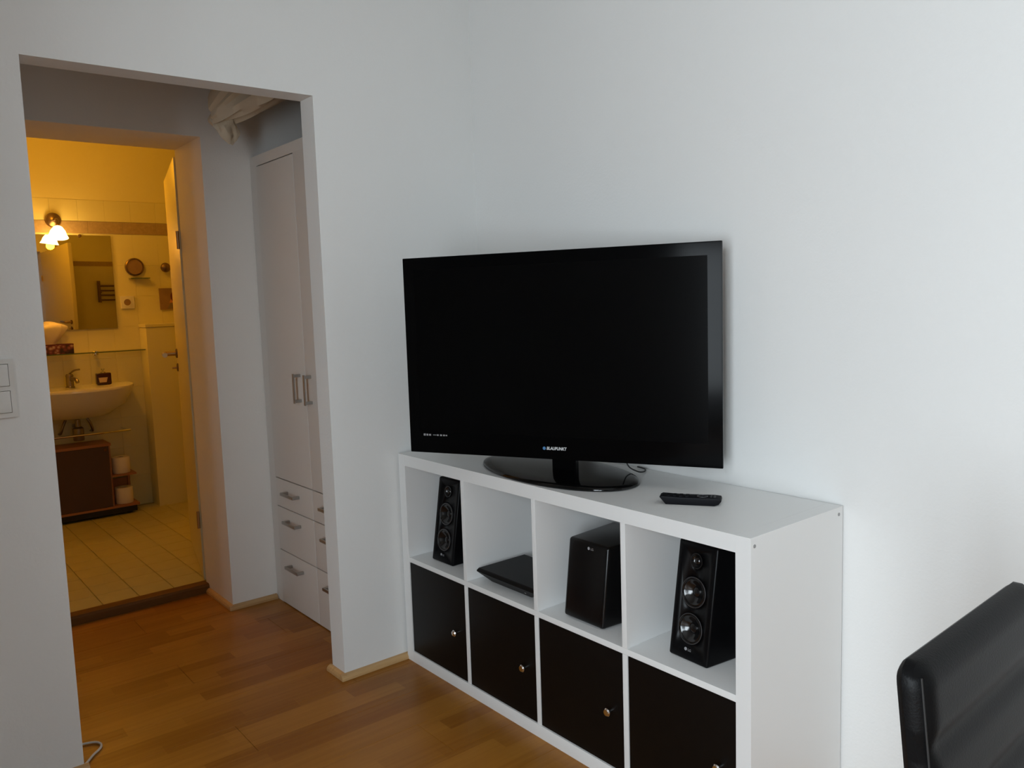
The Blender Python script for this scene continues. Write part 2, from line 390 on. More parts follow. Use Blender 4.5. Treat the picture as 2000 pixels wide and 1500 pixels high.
# boxed-in ledge on the bathroom wall
lg = struct(empty('trim_ledge', (-3.07, -.03, BZ)), 'tiled boxed-in ledge beside the washbasin')
box('ledge_body', -.078, .078, -.380, .380, 0, 1.16, 'tile', lg, bev=.002)
box('ledge_top', -.078, .083, -.385, .380, 1.161, 1.182, 'tile', lg, bev=.003)

# bathroom door, opened into the bathroom
ang = math.atan2(.17, -.72)
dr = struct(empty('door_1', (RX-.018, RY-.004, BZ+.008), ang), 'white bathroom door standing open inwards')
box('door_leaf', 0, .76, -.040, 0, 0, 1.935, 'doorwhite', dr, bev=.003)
hd = lathe('rosette', [(0, 0), (.025, 0), (.025, .006), (.020, .009), (0, .009)], 'bronze', dr, d=(0, 1, 0), at=(.70, 0, 1.03), n=20)
tube('door_handle', [(.70, .008, 1.03), (.70, .045, 1.03), (.695, .062, 1.03), (.67, .066, 1.03), (.59, .066, 1.028)], .0125, 'brass', dr, smooth_steps=4)
lathe('keyhole_plate', [(0, 0), (.022, 0), (.022, .005), (.017, .008), (0, .008)], 'bronze', dr, d=(0, 1, 0), at=(.70, 0, .955), n=20)
tube('key', [(.70, .006, .955), (.70, .03, .953)], .006, 'brass', dr)
for zz in (.25, 1.53): lathe('hinge', [(0, 0), (.007, 0), (.007, .08), (0, .08)], 'brass', dr, at=(-.006, .006, zz), n=12)

# ------------------------------------------------------------------ shelf unit
T, t_, c_, D = .040, .017, .335, .39
W_, H_ = 4*c_+3*t_+2*T, 2*c_+t_+2*T
Z1 = T+c_; Z2 = Z1+t_
su = thing('shelf_unit', 'long white four-by-two cube shelf unit with black doors along the wall', 'shelf unit')
box('top_panel', T, W_-T, -D, 0, H_-T, H_, 'white', su, bev=.0)
box('bottom_panel', T, W_-T, -D, 0, 0, T, 'white', su, bev=.0005)
for x0 in (0, W_-T):
    box('side_panel', x0, x0+T, -D, 0, 0, H_, 'white', su, bev=.0004, seg=1)
box('shelf_board', T, W_-T, -D+.002, -.002, Z1, Z2, 'white', su, bev=.0006)
for i in range(1, 4):
    xx = T+i*c_+(i-1)*t_
    for a, b in ((T, Z1), (Z2, H_-T)):
        box('divider', xx, xx+t_, -D+.002, -.002, a+.0003, b-.0003, 'white', su, bev=.0006)
for i in range(4):
    xx = T+i*(c_+t_)
    d_ = box('door', xx+.0022, xx+c_-.0022, -D+.003, -D+.021, T+.0022, Z1-.0022, 'black_door', su, bev=.0015)
    lathe('knob', [(0, 0), (.0045, 0), (.0045, .010), (.0065, .014), (.0105, .019), (.0112, .023), (.0085, .0265), (0, .0275)], 'chrome', d_, d=(0, -1, 0), at=(xx+c_-.040, -D+.003, .205), n=24)
    box('insert_box', xx+.003, xx+c_-.003, -D+.0215, -.02, T+.003, Z1-.003, 'black_door', su)
for yy, zz in ((-.376, .747), (-.020, .749), (-.376, .02), (-.020, .02)):
    lathe('screw_cap', [(0, 0), (.0042, 0), (.0042, .0012), (0, .0016)], 'screwcap', su, d=(1, 0, 0), at=(W_, yy, zz), n=16)

# ------------------------------------------------------------------ television
P0 = Vector((.320, -.534, 0)); tv_t = Vector((.894, .448, 0)).normalized()
TW, TH = .969, .604
yaw = math.atan2(tv_t.y, tv_t.x)
ctr = P0 + tv_t*(TW/2)
tv = thing('television', 'large flat black television turned towards the room on its oval stand', 'television', (ctr.x, ctr.y, H_), yaw)
zb = .835-H_
# local: x along the screen, -y towards the viewer
pn = box('front_panel', -TW/2, TW/2, 0, .012, zb, zb+TH, 'gloss', tv, bev=.003)
box('screen', -TW/2+.038, TW/2-.038, -.0006, .004, zb+.066, zb+TH-.036, 'screen', tv)
box('rear_casing', -TW/2+.006, TW/2-.006, .0122, .038, zb+.006, zb+TH-.006, 'blackplastic', tv, bev=.008)
prism('rear_bulge', [(-.40, .038), (.40, .038), (.30, .096), (-.30, .096)], 'z', zb+.03, zb+.43, 'blackplastic', tv, bev=.006)
# lettering
def tpos(tt, z): return (tt-TW/2, z-H_)
lx, lz = tpos(.4875, .8672)
lt = text('logo_lettering', 'BLAUPUNKT', .0125, 'print', tv, (lx+.0055, -.0004, lz), (PI/2, 0, 0), bold=.00035, shear=.15)
wd = lt.dimensions.x
if wd > 0: lt.scale = (.062/wd, 1, 1)
lathe('logo_dot', [(0, 0), (.0048, 0), (.0048, .0006), (0, .0006)], 'printblue', tv, d=(0, -1, 0), at=(lx-.0325, 0, lz), n=20)
mx, mz = tpos(.05, .892)
for a, b, h in ((0, .008, .0065), (.010, .017, .0060), (.019, .027, .0055), (.033, .046, .0018), (.047, .054, .0045), (.058, .066, .0050), (.069, .076, .0048), (.078, .084, .004)):
    box('caption_mark', mx+a, mx+b-.001, -.0013, -.0005, mz-h/2, mz+h/2, 'printgrey', tv)
# stand
nk = Vector((.700, -.224, 0)); bc = Vector((.655, -.222, 0))
iv = Matrix.Rotation(-yaw, 3, 'Z')
def tl(v): return iv @ (Vector(v) - Vector((ctr.x, ctr.y, 0)))
bl = tl(bc); nl = tl(nk)
br = math.radians(-2.8) - yaw
sb = lathe('stand_base', [(0, .0005), (.985, .0005), (1.0, .004), (.997, .0085), (.985, .0115), (.94, .0135), (.7, .016), (.35, .0175), (0, .018)], 'glossbase', tv, n=96, sx=.322, sy=.162)
sb.location = (bl.x, bl.y, 0); sb.rotation_euler = (0, 0, br)
nka = prism('stand_neck', [(-.038, -.010), (-.034, -.016), (.034, -.016), (.038, -.010), (.038, .014), (-.038, .014)], 'z', .0165, .30, 'gloss', tv)
nka.location = (nl.x, nl.y, 0)
tcb = tube('television_cable', [(.83, -.10, .86), (.84, -.10, .80), (.86, -.08, .778), (.86, -.05, .7715), (.84, -.02, .7715), (.80, -.010, .772)], .0022, 'blackcable', smooth_steps=5)
tag(tcb, 'thin black cable hanging behind the television onto the shelf top', 'cable')

# ------------------------------------------------------------------ remote control
rm = thing('remote_control', 'slim black remote control lying on the white shelf top', 'remote control', (1.187, -.238, H_), math.atan2(.071, .108))
prism('body', [(-.062, .0), (.060, .0), (.071, .004), (.078, .013), (.076, .019), (.060, .0205), (-.02, .0195), (-.072, .0215), (-.078, .019)], 'y', -.021, .021, 'remote', rm, bev=.0025)
torus('navigation_ring', .0125, .0016, 'remotegrey', rm, at=(.030, 0, .0200), sy=.9)
lathe('button', [(0, 0), (.006, 0), (.006, .0012), (0, .0016)], 'remote', rm, at=(.030, 0, .0196), n=16)
for a, b in ((.052, -.007), (.052, .007), (.061, -.009), (.061, 0.0), (.061, .009)):
    lathe('button', [(0, 0), (.0028, 0), (.0028, .0012), (0, .0015)], 'remotegrey', rm, at=(a, b, .0203), n=12)
for i in range(4):
    for b in (-.010, 0, .010): box('button', -.060+.016*i, -.052+.016*i, b-.003, b+.003, .0196, .0222-.0002*i, 'remote', rm)

# ------------------------------------------------------------------ speakers
def satellite(label, loc, rz, flare):
    s = thing('satellite_speaker', label, 'speaker', loc, rz, None)
    w2 = .0625; h = .293; back = .046
    # tapered cabinet: the front leans back, edges rounded
    bm = bmesh.new()
    lo = [(-w2, 0), (w2, 0), (w2+flare, .150), (-w2, .150)]
    hi = [(-w2, back), (w2, back), (w2+flare*.6, .150), (-w2, .150)]
    A = [bm.verts.new((a, b, .001)) for a, b in lo]; B = [bm.verts.new((a, b, h)) for a, b in hi]
    bm.faces.new(A); bm.faces.new(B[::-1])
    for i in range(4): bm.faces.new((A[i], A[(i+1) % 4], B[(i+1) % 4], B[i]))
    bmesh.ops.recalc_face_normals(bm, faces=bm.faces)
    bmesh.ops.bevel(bm, geom=bm.edges[:], offset=.006, segments=3, profile=.5, affect='EDGES')
    nrm = Vector((0, -1, back/h)).normalized()
    cab = from_bm('cabinet', bm, MT['speaker'], s, smooth=True)
    cuts = []
    for hh, rr, dd in ((.081, .0345, .017), (.171, .0345, .017), (.249, .0175, .009)):
        p_ = Vector((0, back*hh/h, hh))
        cuts.append(lathe('cut', [(0, -dd), (rr, -dd), (rr, .01), (0, .01)], 'speaker', None, n=48, d=nrm, at=p_))
    for c2 in cuts:
        mo = cab.modifiers.new('b', 'BOOLEAN'); mo.operation = 'DIFFERENCE'; mo.object = c2; mo.solver = 'EXACT'
    cab.parent = None
    me = bpy.data.meshes.new_from_object(cab.evaluated_get(bpy.context.evaluated_depsgraph_get()))
    cab.modifiers.clear(); cab.data = me; cab.parent = s
    for c2 in cuts: bpy.data.objects.remove(c2)
    def on(hh, xx=0.0): return Vector((xx, back*hh/h, hh)) + nrm*.0004
    for hh in (.081, .171):
        dv = lathe('driver', [(.0368, 0), (.0368, .0018), (.0345, .0016), (.0330, -.0004), (.0305, .0006), (.0280, -.0012), (.0240, -.0052), (.0180, -.0098), (.0125, -.0130), (.0110, -.0098), (.0070, -.0078), (0, -.0070)], 'cone', s, d=nrm, at=on(hh), n=40)
        torus('trim_ring', .0372, .0011, 'ring', dv, at=on(hh)+nrm*.0004, d=nrm, n=48)
    tw = lathe('tweeter', [(.0195, 0), (.0195, .0014), (.0170, .0012), (.0140, -.0045), (.0110, -.0062), (.0095, -.0030), (.0060, .0000), (0, .0012)], 'cone', s, d=nrm, at=on(.249), n=32)
    rx = PI/2 - math.atan2(back, h)
    lg = lathe('logo_disc', [(0, 0), (.0042, 0), (.0042, .0006), (0, .0007)], 'printgrey', s, d=nrm, at=on(.029, -.008), n=20)
    lg2 = text('logo_lettering', 'LG', .0085, 'printgrey', s, on(.028, .004)+nrm*.0002, (rx, 0, 0))
    return s
satellite('black three-way speaker with silver-ringed cones in the rightmost cubby', (1.2455, -.331, Z2), math.radians(-3), .012)
satellite('black three-way speaker in the leftmost cubby of the shelf unit', (.1775, -.340, Z2), math.radians(1), .0)
sw = thing('subwoofer', 'plain black subwoofer box in the third open cubby', 'speaker', (.8975, -.3555, Z2))
bm = bmesh.new()
A = [bm.verts.new(p) for p in ((-.0785, 0, .004), (.0785, 0, .004), (.103, .235, .004), (-.103, .235, .004))]
B = [bm.verts.new(p) for p in ((-.0785, .029, .229), (.0785, .029, .229), (.098, .235, .229), (-.098, .235, .229))]
bm.faces.new(A); bm.faces.new(B[::-1])
for i in range(4): bm.faces.new((A[i], A[(i+1) % 4], B[(i+1) % 4], B[i]))
bmesh.ops.recalc_face_normals(bm, faces=bm.faces)
bmesh.ops.bevel(bm, geom=bm.edges[:], offset=.009, segments=4, profile=.5, affect='EDGES')
from_bm('cabinet', bm, MT['subbody'], sw, smooth=True)
for a, b in ((-.06, .02), (.06, .02), (-.07, .21), (.07, .21)):
    lathe('rubber_foot', [(0, .0008), (.009, .0008), (.009, .006), (0, .006)], 'rubber', sw, at=(a, b, 0), n=14)
nr = Vector((0, -1, .029/.225)).normalized(); bs = Vector((0, .029*.212/.225, .212))
lathe('logo_disc', [(0, 0), (.0044, 0), (.0044, .0006), (0, .0007)], 'printgrey', sw, d=nr, at=bs+Vector((.004, 0, 0))+nr*.0002, n=20)
text('logo_lettering', 'LG', .009, 'printgrey', sw, bs+Vector((.017, 0, -.0005))+nr*.0004, (PI/2-math.atan2(.029, .225), 0, 0))

# ------------------------------------------------------------------ disc player
dv = thing('disc_player', 'low black disc player with sloping front in the second cubby', 'disc player', (.560, -.26, Z2))
bm = bmesh.new()
A = [bm.verts.new(p) for p in ((-.100, -.076, .004), (.095, -.076, .004), (.110, .10, .004), (-.120, .10, .004))]
Mi = [bm.verts.new(p) for p in ((-.150, -.104, .036), (.150, -.104, .036), (.150, .10, .036), (-.150, .10, .036))]
B = [bm.verts.new(p) for p in ((-.146, -.096, .045), (.146, -.096, .045), (.146, .10, .045), (-.146, .10, .045))]
bm.faces.new(A); bm.faces.new(B[::-1])
for X, Y in ((A, Mi), (Mi, B)):
    for i in range(4): bm.faces.new((X[i], X[(i+1) % 4], Y[(i+1) % 4], Y[i]))
bmesh.ops.recalc_face_normals(bm, faces=bm.faces)
bmesh.ops.bevel(bm, geom=bm.edges[:], offset=.0015, segments=2, affect='EDGES')
from_bm('housing', bm, MT['subsat'], dv, smooth=True)
nf = Vector((0, -.032, -.028)).normalized()
prism('disc_slot', [(-.0985, .030), (-.0895, .020), (-.0882, .0212), (-.0972, .0312)], 'x', -.075, .055, 'gloss', dv)
lathe('power_button', [(0, 0), (.0035, 0), (.0035, .0016), (0, .002)], 'chrome', dv, d=nf, at=(.085, -.0905, .0205), n=14)
for a, b in ((-.085, -.06), (.08, -.06), (-.1, .08), (.095, .08)):
    lathe('rubber_foot', [(0, .0008), (.008, .0008), (.008, .005), (0, .005)], 'rubber', dv, at=(a, b, 0), n=12)

# ------------------------------------------------------------------ light switch
ls = thing('light_switch', 'white two-gang rocker switch plate by the left edge of the opening', 'light switch', (XD, -1.5885, 1.113))
boxes('cover_frame', [(0, .009, -.041, -.0290, -.0775, .0775), (0, .009, .0290, .041, -.0775, .0775), (0, .009, -.0290, .0290, -.0775, -.0650),
      (0, .009, -.0290, .0290, -.0060, .0060), (0, .009, -.0290, .0290, .0650, .0775)], 'switch', ls)
for z0, z1 in ((-.0635, -.0072), (.0072, .0635)):
    prism('rocker', [(0, z0), (.0135, z0), (.0112, (z0+z1)/2), (.0105, z1), (0, z1)], 'y', -.0278, .0278, 'switch', ls, bev=.001)

# ------------------------------------------------------------------ floor cable
fc = tube('floor_cable', [(XD+.03, -1.75, .006), (XD+.028, -1.60, .005), (XD+.016, -1.505, .005), (-.035, -1.462, .005), (-.075, -1.432, .005), (-.105, -1.405, .005), (-.135, -1.400, .005), (-.16, -1.425, .005), (-.18, -1.52, .005), (-.19, -1.70, .005)], .0035, 'cable', smooth_steps=6)
tag(fc, 'white cable curling over the floor round the left wall end', 'cable')

# ------------------------------------------------------------------ wardrobe in the hall
wr = thing('wardrobe', 'tall white wardrobe with steel handles and drawers in the hall', 'wardrobe', (-.530, -.49, 0))
wx0, wx1 = -.412, .372      # local
boxes('carcass', [(wx0, wx0+.0653, .002, .58, 0, 1.935), (wx1-.02, wx1, .002, .58, 0, 1.935), (wx0+.0653, wx1-.02, .020, .58, 0, .06), (wx0+.0653, wx1-.02, .002, .58, 1.893, 1.935), (wx0+.0653, wx1-.02, .025, .035, .06, 1.893)], 'wardrobe', wr)
g = .0018; xm = .016; xa = wx0+.0662; xb = wx1-.0208
for a, b in ((xa, xm-g), (xm+g, xb)):
    top = 1.888 if a < 0 else 1.892
    d_ = box('door', a, b, -.001, .0185, .568, top, 'wardrobe', wr, bev=.0012)
    hx = xm-.050 if a < 0 else xm+.048
    box('handle', hx-.006, hx+.006, -.033, -.027, .915, 1.035, 'satin', d_, bev=.0015)
    for zz in (.918, 1.020): box('handle_post', hx-.006, hx+.006, -.028, -.0012, zz, zz+.012, 'satin', d_)
    for z0, z1, zh in ((.004, .2415, .190), (.2455, .437, .388), (.441, .5635, .512)):
        d2 = box('drawer', a, b, -.001, .0185, z0, z1, 'wardrobe', wr, bev=.0012)
        hc = -.170 if a < 0 else .188
        box('handle', hc-.064, hc+.064, -.033, -.027, zh-.006, zh+.006, 'satin', d2, bev=.0015)
        for xx in (hc-.062, hc+.050): box('handle_post', xx, xx+.012, -.028, -.0012, zh-.006, zh+.006, 'satin', d2)
box('painted_gap_shade', xa, xb, .0190, .0198, .062, 1.892, 'shadowgap', wr)  # dark sheet behind the fronts, paints the shade in their gaps

# ------------------------------------------------------------------ gathered cloth under the hall ceiling
bm = bmesh.new(); N1, N2 = 46, 30
def clothpt(a, b):
    # a: along from the tied end to the far end, b: round the bundle
    cx = -.70 + .42*a; cy = -.700 + .33*a; cz = 2.035 + .10*a + .36*a**2 + .03*math.sin(6*a)
    rad = .03 + .105*math.sin(min(1, a*1.35+.10)*PI*.62)**.8
    th = 2*PI*b
    fold = 1 + .13*math.sin(5*th+3*a) + .08*math.sin(11*th-7*a+1) + .05*math.sin(17*th+9*a)
    up = 1.75 if math.sin(th) > 0 else .80
    return Vector((cx + rad*fold*.9*math.cos(th)*.55 , cy + rad*fold*math.cos(th)*-.75, cz + rad*fold*math.sin(th)*up + .02))
g_ = [[bm.verts.new(clothpt(i/(N1-1), j/N2)) for j in range(N2)] for i in range(N1)]
for i in range(N1-1):
    for j in range(N2): bm.faces.new((g_[i][j], g_[i][(j+1) % N2], g_[i+1][(j+1) % N2], g_[i+1][j]))
bm.faces.new(g_[0]); bm.faces.new(g_[-1])
dc = thing('draped_cloth', 'cream cloth gathered and hung under the hall ceiling above the wardrobe', 'cloth', (0, 0, 0))
from_bm('fabric', bm, MT['cloth'], dc, smooth=True)
tube('hanging_cord', [(-.70, -.69, 2.05), (-.70, -.69, CE)], .003, 'cloth', dc)
tube('hanging_cord', [(-.30, -.40, 2.50), (-.30, -.40, CE)], .003, 'cloth', dc)
bm = bmesh.new(); kg = []
for i in range(15):
    v = i/14; row = []
    for j in range(24):
        a = 2*PI*j/24; rr = .046*math.sin(PI*(.06+.90*v))**.7*(1+.20*math.sin(3*a+4*v)+.12*math.sin(7*a-5*v))
        row.append(bm.verts.new((-.70+rr*math.cos(a)*.8, -.700+.045*v+rr*math.sin(a), 2.045-.090*v+.02*math.sin(2*a))))
    kg.append(row)
for i in range(14):
    for j in range(24): bm.faces.new((kg[i][j], kg[i][(j+1) % 24], kg[i+1][(j+1) % 24], kg[i+1][j]))
bm.faces.new(kg[0]); bm.faces.new(kg[-1])
from_bm('knotted_end', bm, MT['cloth'], dc, smooth=True)

# ------------------------------------------------------------------ chair
ch = thing('dining_chair', 'black leather dining chair with ribbed backrest at the right edge', 'chair', (2.283, -.765, 0), math.radians(2))
# local +x is forward (seat side); backrest rises at x=-.2
def pad(name, nx, nz, w2, z0, z1, thick, lean, ribs, m, parent, crown=0.0):
    bm = bmesh.new()
    def sd(u): return math.copysign(min(1, abs(u)), u)
    fr, bk = [], []
    for i in range(nz+1):
        v = i/nz; rowf, rowb = [], []
        for j in range(nx+1):
            q = j/nx*2-1
            e = (1-abs(q)**8)**.125 if abs(q) < 1 else 0
            ev = (1-abs(2*v-1)**14)**.07 if 0 < v < 1 else 0
            edge = min(1, (max(0, 1-abs(q))/.10)**.5) * min(1, (max(0, min(v, 1-v))/.05)**.5)
            # corner rounding in plan
            cr = .03; zc = z0+(z1-z0)*v + crown*(1-q*q)*v
            yy = q*w2
            if v > 1-cr/(z1-z0): yy = q*(w2 - cr*(1-math.sqrt(max(0, 1-((v-1+cr/(z1-z0))*(z1-z0)/cr)**2)))*.6)
            rib = 0
            for rz in ribs:
                dd = (zc-rz)/.016
                rib -= .0075*math.exp(-dd*dd)*min(1, (1-abs(q))/.12)
            xl = lean*(z1-zc)
            rowf.append((xl + thick/2*(.30+.70*edge) + rib + .004*edge, yy, zc)); rowb.append((xl - thick/2*(.30+.70*edge), yy, zc))
        fr.append([bm.verts.new(p) for p in rowf]); bk.append([bm.verts.new(p) for p in rowb])
    for i in range(nz):
        for j in range(nx):
            bm.faces.new((fr[i][j], fr[i][j+1], fr[i+1][j+1], fr[i+1][j]))
            bm.faces.new((bk[i][j+1], bk[i][j], bk[i+1][j], bk[i+1][j+1]))
    for i in range(nz):
        bm.faces.new((fr[i][0], fr[i+1][0], bk[i+1][0], bk[i][0])); bm.faces.new((fr[i+1][nx], fr[i][nx], bk[i][nx], bk[i+1][nx]))
    for j in range(nx):
        bm.faces.new((fr[0][j+1], fr[0][j], bk[0][j], bk[0][j+1])); bm.faces.new((fr[nz][j], fr[nz][j+1], bk[nz][j+1], bk[nz][j]))
    return from_bm(name, bm, MT[m], parent, smooth=True)
CT = .872
bkr = pad('backrest', 44, 70, .198, .44, CT, .040, .10, (.775, .68, .585, .49), 'leather', ch)
bkr.location = (-.214, 0, 0)
tube('seam', [(-.214+.0155+.10*(CT-z), -.1925, z) for z in (.86, .80, .70, .60, .50, .45)], .0013, 'thread', bkr.parent)
box('seat', -.19, .21, -.20, .20, .415, .478, 'leather', ch, bev=.018, seg=4)
for sx_, sy_ in ((-.165, -.175), (-.165, .175), (.185, -.175), (.185, .175)):
    tube('leg', [(sx_, sy_, .418), (sx_+(.02 if sx_ > 0 else -.03), sy_, .0)], .013, 'chrome', ch)

# ------------------------------------------------------------------ bathroom things
# washbasin (half-oval rim with bowl)
wbn = thing('washbasin', 'white wall-hung washbasin with rounded front under the glass shelf', 'washbasin', (BX+.001, -.845, .0))
bm = bmesh.new()
def basin_ring(wx, dy, z, n=28):
    pts = [(0.0, -dy)]
    for i in range(n+1):
        a = -PI/2 + PI*i/n
        pts.append((wx*math.cos(a)**.75 if math.cos(a) > 1e-6 else 0, dy*math.sin(a)))
    pts.append((0.0, dy)); return [bm.verts.new((p[0], p[1], z)) for p in pts[1:-1]]
rings = [basin_ring(.11, .14, .655), basin_ring(.25, .21, .672), basin_ring(.38, .30, .74), basin_ring(.435, .335, .815), basin_ring(.45, .345, .842), basin_ring(.448, .343, .852)]
for a, b in zip(rings, rings[1:]):
    for i in range(len(a)): j = (i+1) % len(a); bm.faces.new((a[i], a[j], b[j], b[i]))
bm.faces.new(rings[0][::-1])
# inner bowl
def inner(wx, dy, z, cx=.24, n=None):
    n = len(rings[0]); out = []
    for k2 in range(n):
        a = -PI/2 + PI*k2/(n-1)
        if True:
            aa = -PI/2 + PI*k2/(n-1)
            out.append(bm.verts.new((max(.10, cx + wx*math.sin(0)+ (wx*math.cos(aa)**.8 if math.cos(aa) > 1e-6 else 0) - .0), dy*math.sin(aa), z)))
    return out
i1 = inner(.165, .285, .846); i2 = inner(.12, .20, .77); i3 = inner(.04, .06, .72)
for a, b in ((rings[-1], i1), (i1, i2), (i2, i3)):
    for i in range(len(a)): j = (i+1) % len(a); bm.faces.new((a[i], a[j], b[j], b[i]))
bm.faces.new(i3)
from_bm('basin', bm, MT['ceramic'], wbn, smooth=True)
fa = thing('basin_tap', 'chrome single-lever tap on the back of the washbasin', 'tap', (BX+.09, -.855, .850))
lathe('tap_body', [(0, 0), (.026, 0), (.026, .004), (.022, .008), (.021, .062), (.023, .072), (.018, .082), (0, .085)], 'pipe', fa, n=24)
tube('spout', [(.010, .004, .045), (.05, .010, .056), (.10, .018, .048), (.115, .020, .036)], .011, 'pipe', fa, smooth_steps=4)
tube('lever', [(0, 0, .082), (.03, .022, .104), (.055, .048, .110)], .0055, 'pipe', fa, smooth_steps=3)
sp_ = thing('soap_dispenser', 'dark soap bottle with a pale label on the basin rim', 'soap dispenser', (BX+.085, -.665, .8505))
box('bottle', -.022, .022, -.043, .043, 0, .074, 'soap', sp_, bev=.012, seg=3)
prism('label_panel', [(-.028, .016), (.012, .016), (.020, .046), (-.032, .046)], 'x', .0222, .0230, 'label', sp_)
lathe('pump', [(0, 0), (.013, 0), (.013, .006), (.005, .008), (.005, .020), (.009, .021), (.009, .026), (0, .027)], 'shelfglass', sp_, at=(0, 0, .0735), n=16)
# glass shelf with brackets
gs = thing('glass_shelf', 'narrow greenish glass shelf below the mirror', 'shelf', (BX, -.79, 1.052))
box('glass_pane', .004, .115, -.40, .385, 0, .006, 'shelfglass', gs)
box('front_edge', .1152, .1175, -.40, .385, 0, .006, 'glassedge', gs)
for yy in (-.30, .105):
    lathe('bracket', [(0, 0), (.014, 0), (.014, .006), (.007, .010), (.007, .055), (.010, .058), (0, .060)], 'chrome', gs, d=(1, 0, 0), at=(.0005, yy, -.006), n=16)
    lathe('clamp_disc', [(0, 0), (.011, 0), (.011, .003), (0, .004)], 'chrome', gs, at=(.055, yy, .006), n=16)
tb = thing('tissue_box', 'patterned tissue box with tissues pulled out on the glass shelf', 'tissue box', (BX+.062, -.935, 1.0583))
box('carton', -.045, .045, -.115, .115, 0, .058, 'floral', tb, bev=.002)
box('lid_band', -.0455, .0455, -.1155, .1155, .0535, .0595, 'picred', tb)
bm = bmesh.new(); n1, n2 = 14, 28; gg = []
for i in range(n1+1):
    v = i/n1; row = []
    for j in range(n2):
        a = 2*PI*j/n2; rr = (.030+.060*math.sin(v*PI*.62)**1.2)*(1+.16*math.sin(3*a+2*v)+.08*math.sin(7*a-4*v))
        if v > .8: rr *= math.sqrt(max(0.02, 1-((v-.8)/.2)**2))
        row.append(bm.verts.new((.42*rr*math.cos(a), rr*math.sin(a)*.95+.01*v, .0597+.125*v*(1+.06*math.sin(2*a)))))
    gg.append(row)
for i in range(n1):
    for j in range(n2): bm.faces.new((gg[i][j], gg[i][(j+1) % n2], gg[i+1][(j+1) % n2], gg[i+1][j]))
bm.faces.new(gg[-1]); bm.faces.new(gg[0])
from_bm('tissue', bm, MT['tissue'], tb, smooth=True)
# mirror
mi = thing('wall_mirror', 'large rectangular frameless mirror above the washbasin', 'mirror', (BX+.0012, -.87, 1.20))
box('mirror_backing', 0, .004, -.328, .328, .002, .579, 'shadowgap', mi)
box('mirror_glass', .0041, .009, -.330, .330, 0, .581, 'mirror', mi, bev=.001)
lathe('mirror_clip', [(0, 0), (.010, 0), (.010, .005), (0, .006)], 'bronze', mi, d=(1, 0, 0), at=(.009, .155, .577), n=14)
# wall lamp
wl = thing('wall_lamp', 'small lit wall lamp on a round bronze base above the mirror', 'lamp', (BX+.003, -.853, 1.868))
lathe('wall_base', [(0, 0), (.042, 0), (.045, .008), (.040, .022), (.020, .032), (0, .034)], 'bronze', wl, d=(1, 0, 0), n=28)
tube('arm', [(.030, 0, 0), (.10, 0, -.004), (.125, .0, -.03), (.132, 0, -.05)], .008, 'bronze', wl, smooth_steps=4)
lathe('glass_shade', [(.014, 0), (.024, .006), (.040, .030), (.047, .052), (.056, .068), (.052, .068), (.042, .050), (.034, .030), (.020, .010), (.010, .004)], 'glowglass', wl, d=(.25, -.12, -1), at=(.132, 0, -.048), n=28)
cl_ = thing('ceiling_lamp', 'lit globe lamp hanging from the bathroom ceiling', 'lamp', (-2.30, -.985, CE))
tube('stem', [(0, 0, 0), (0, 0, -.345)], .006, 'brass', cl_)
lathe('globe', [(0, 0), (.022, .004), (.036, .020), (.042, .042), (.036, .064), (.022, .080), (0, .084)], 'glowglobe', cl_, at=(0, 0, -.424), n=28)
# round shaving mirror and ledge
sm = thing('shaving_mirror', 'round wall mirror with dark rim right of the large mirror', 'mirror', (BX+.001, -.412, 1.585))
lathe('rim', [(0, 0), (.052, 0), (.057, .006), (.057, .022), (.050, .025), (.048, .020), (0, .019)], 'bronze', sm, d=(1, 0, 0), n=36)
lathe('painted_reflection_disc', [(0, .0195), (.047, .0195), (.047, .021), (0, .021)], 'picbrown', sm, d=(1, 0, 0), n=36)  # flat brown stands for the dark reflection in the mirror
ss = thing('soap_ledge', 'narrow glass ledge below the round mirror', 'shelf', (BX+.001, -.392, 1.509))
box('ledge_pane', 0, .06, -.058, .058, 0, .006, 'shelfglass', ss)
box('ledge_edge', .0601, .062, -.058, .058, 0, .006, 'glassedge', ss)
hk = thing('round_hook', 'small round bronze hook high on the tiled wall', 'hook', (BX+.001, -.228, 1.580))
lathe('hook_plate', [(0, 0), (.020, 0), (.020, .005), (.010, .009), (.010, .024), (.026, .030), (.032, .044), (.027, .058), (.012, .066), (0, .068)], 'bronze', hk, d=(1, 0, 0), n=24)
sk = thing('wall_socket', 'white wall socket right of the large mirror', 'socket', (BX+.001, -.468, 1.360))
box('socket_plate', 0, .010, -.040, .040, -.040, .040, 'switch', sk, bev=.002)
torus('socket_rim', .0225, .0025, 'switch', sk, at=(.010, -.002, 0), d=(1, 0, 0), n=28)
lathe('socket_well', [(0, 0), (.0205, 0), (.0205, .0012), (0, .0012)], 'picbrown', sk, d=(1, 0, 0), at=(.0101, -.002, 0), n=24)
pc = thing('small_picture', 'small brown picture hanging above the boxed-in ledge', 'picture', (BX+.001, -.208, 1.376))
box('picture_board', 0, .012, -.062, .10, -.070, .070, 'picbrown', pc, bev=.002)
lathe('dark_red_shape', [(0, 0), (.030, 0), (.030, .0008), (0, .0008)], 'picred', pc, d=(1, 0, 0), at=(.0121, .022, .014), n=20, sx=.5)
prism('orange_shape', [(-.004, -.025), (.05, -.025), (.05, .004), (.012, .004)], 'x', .0121, .0127, 'picorange', pc)
prism('grey_shape', [(-.02, -.064), (.06, -.064), (.06, -.030), (.004, -.030)], 'x', .0121, .0127, 'picgrey', pc)
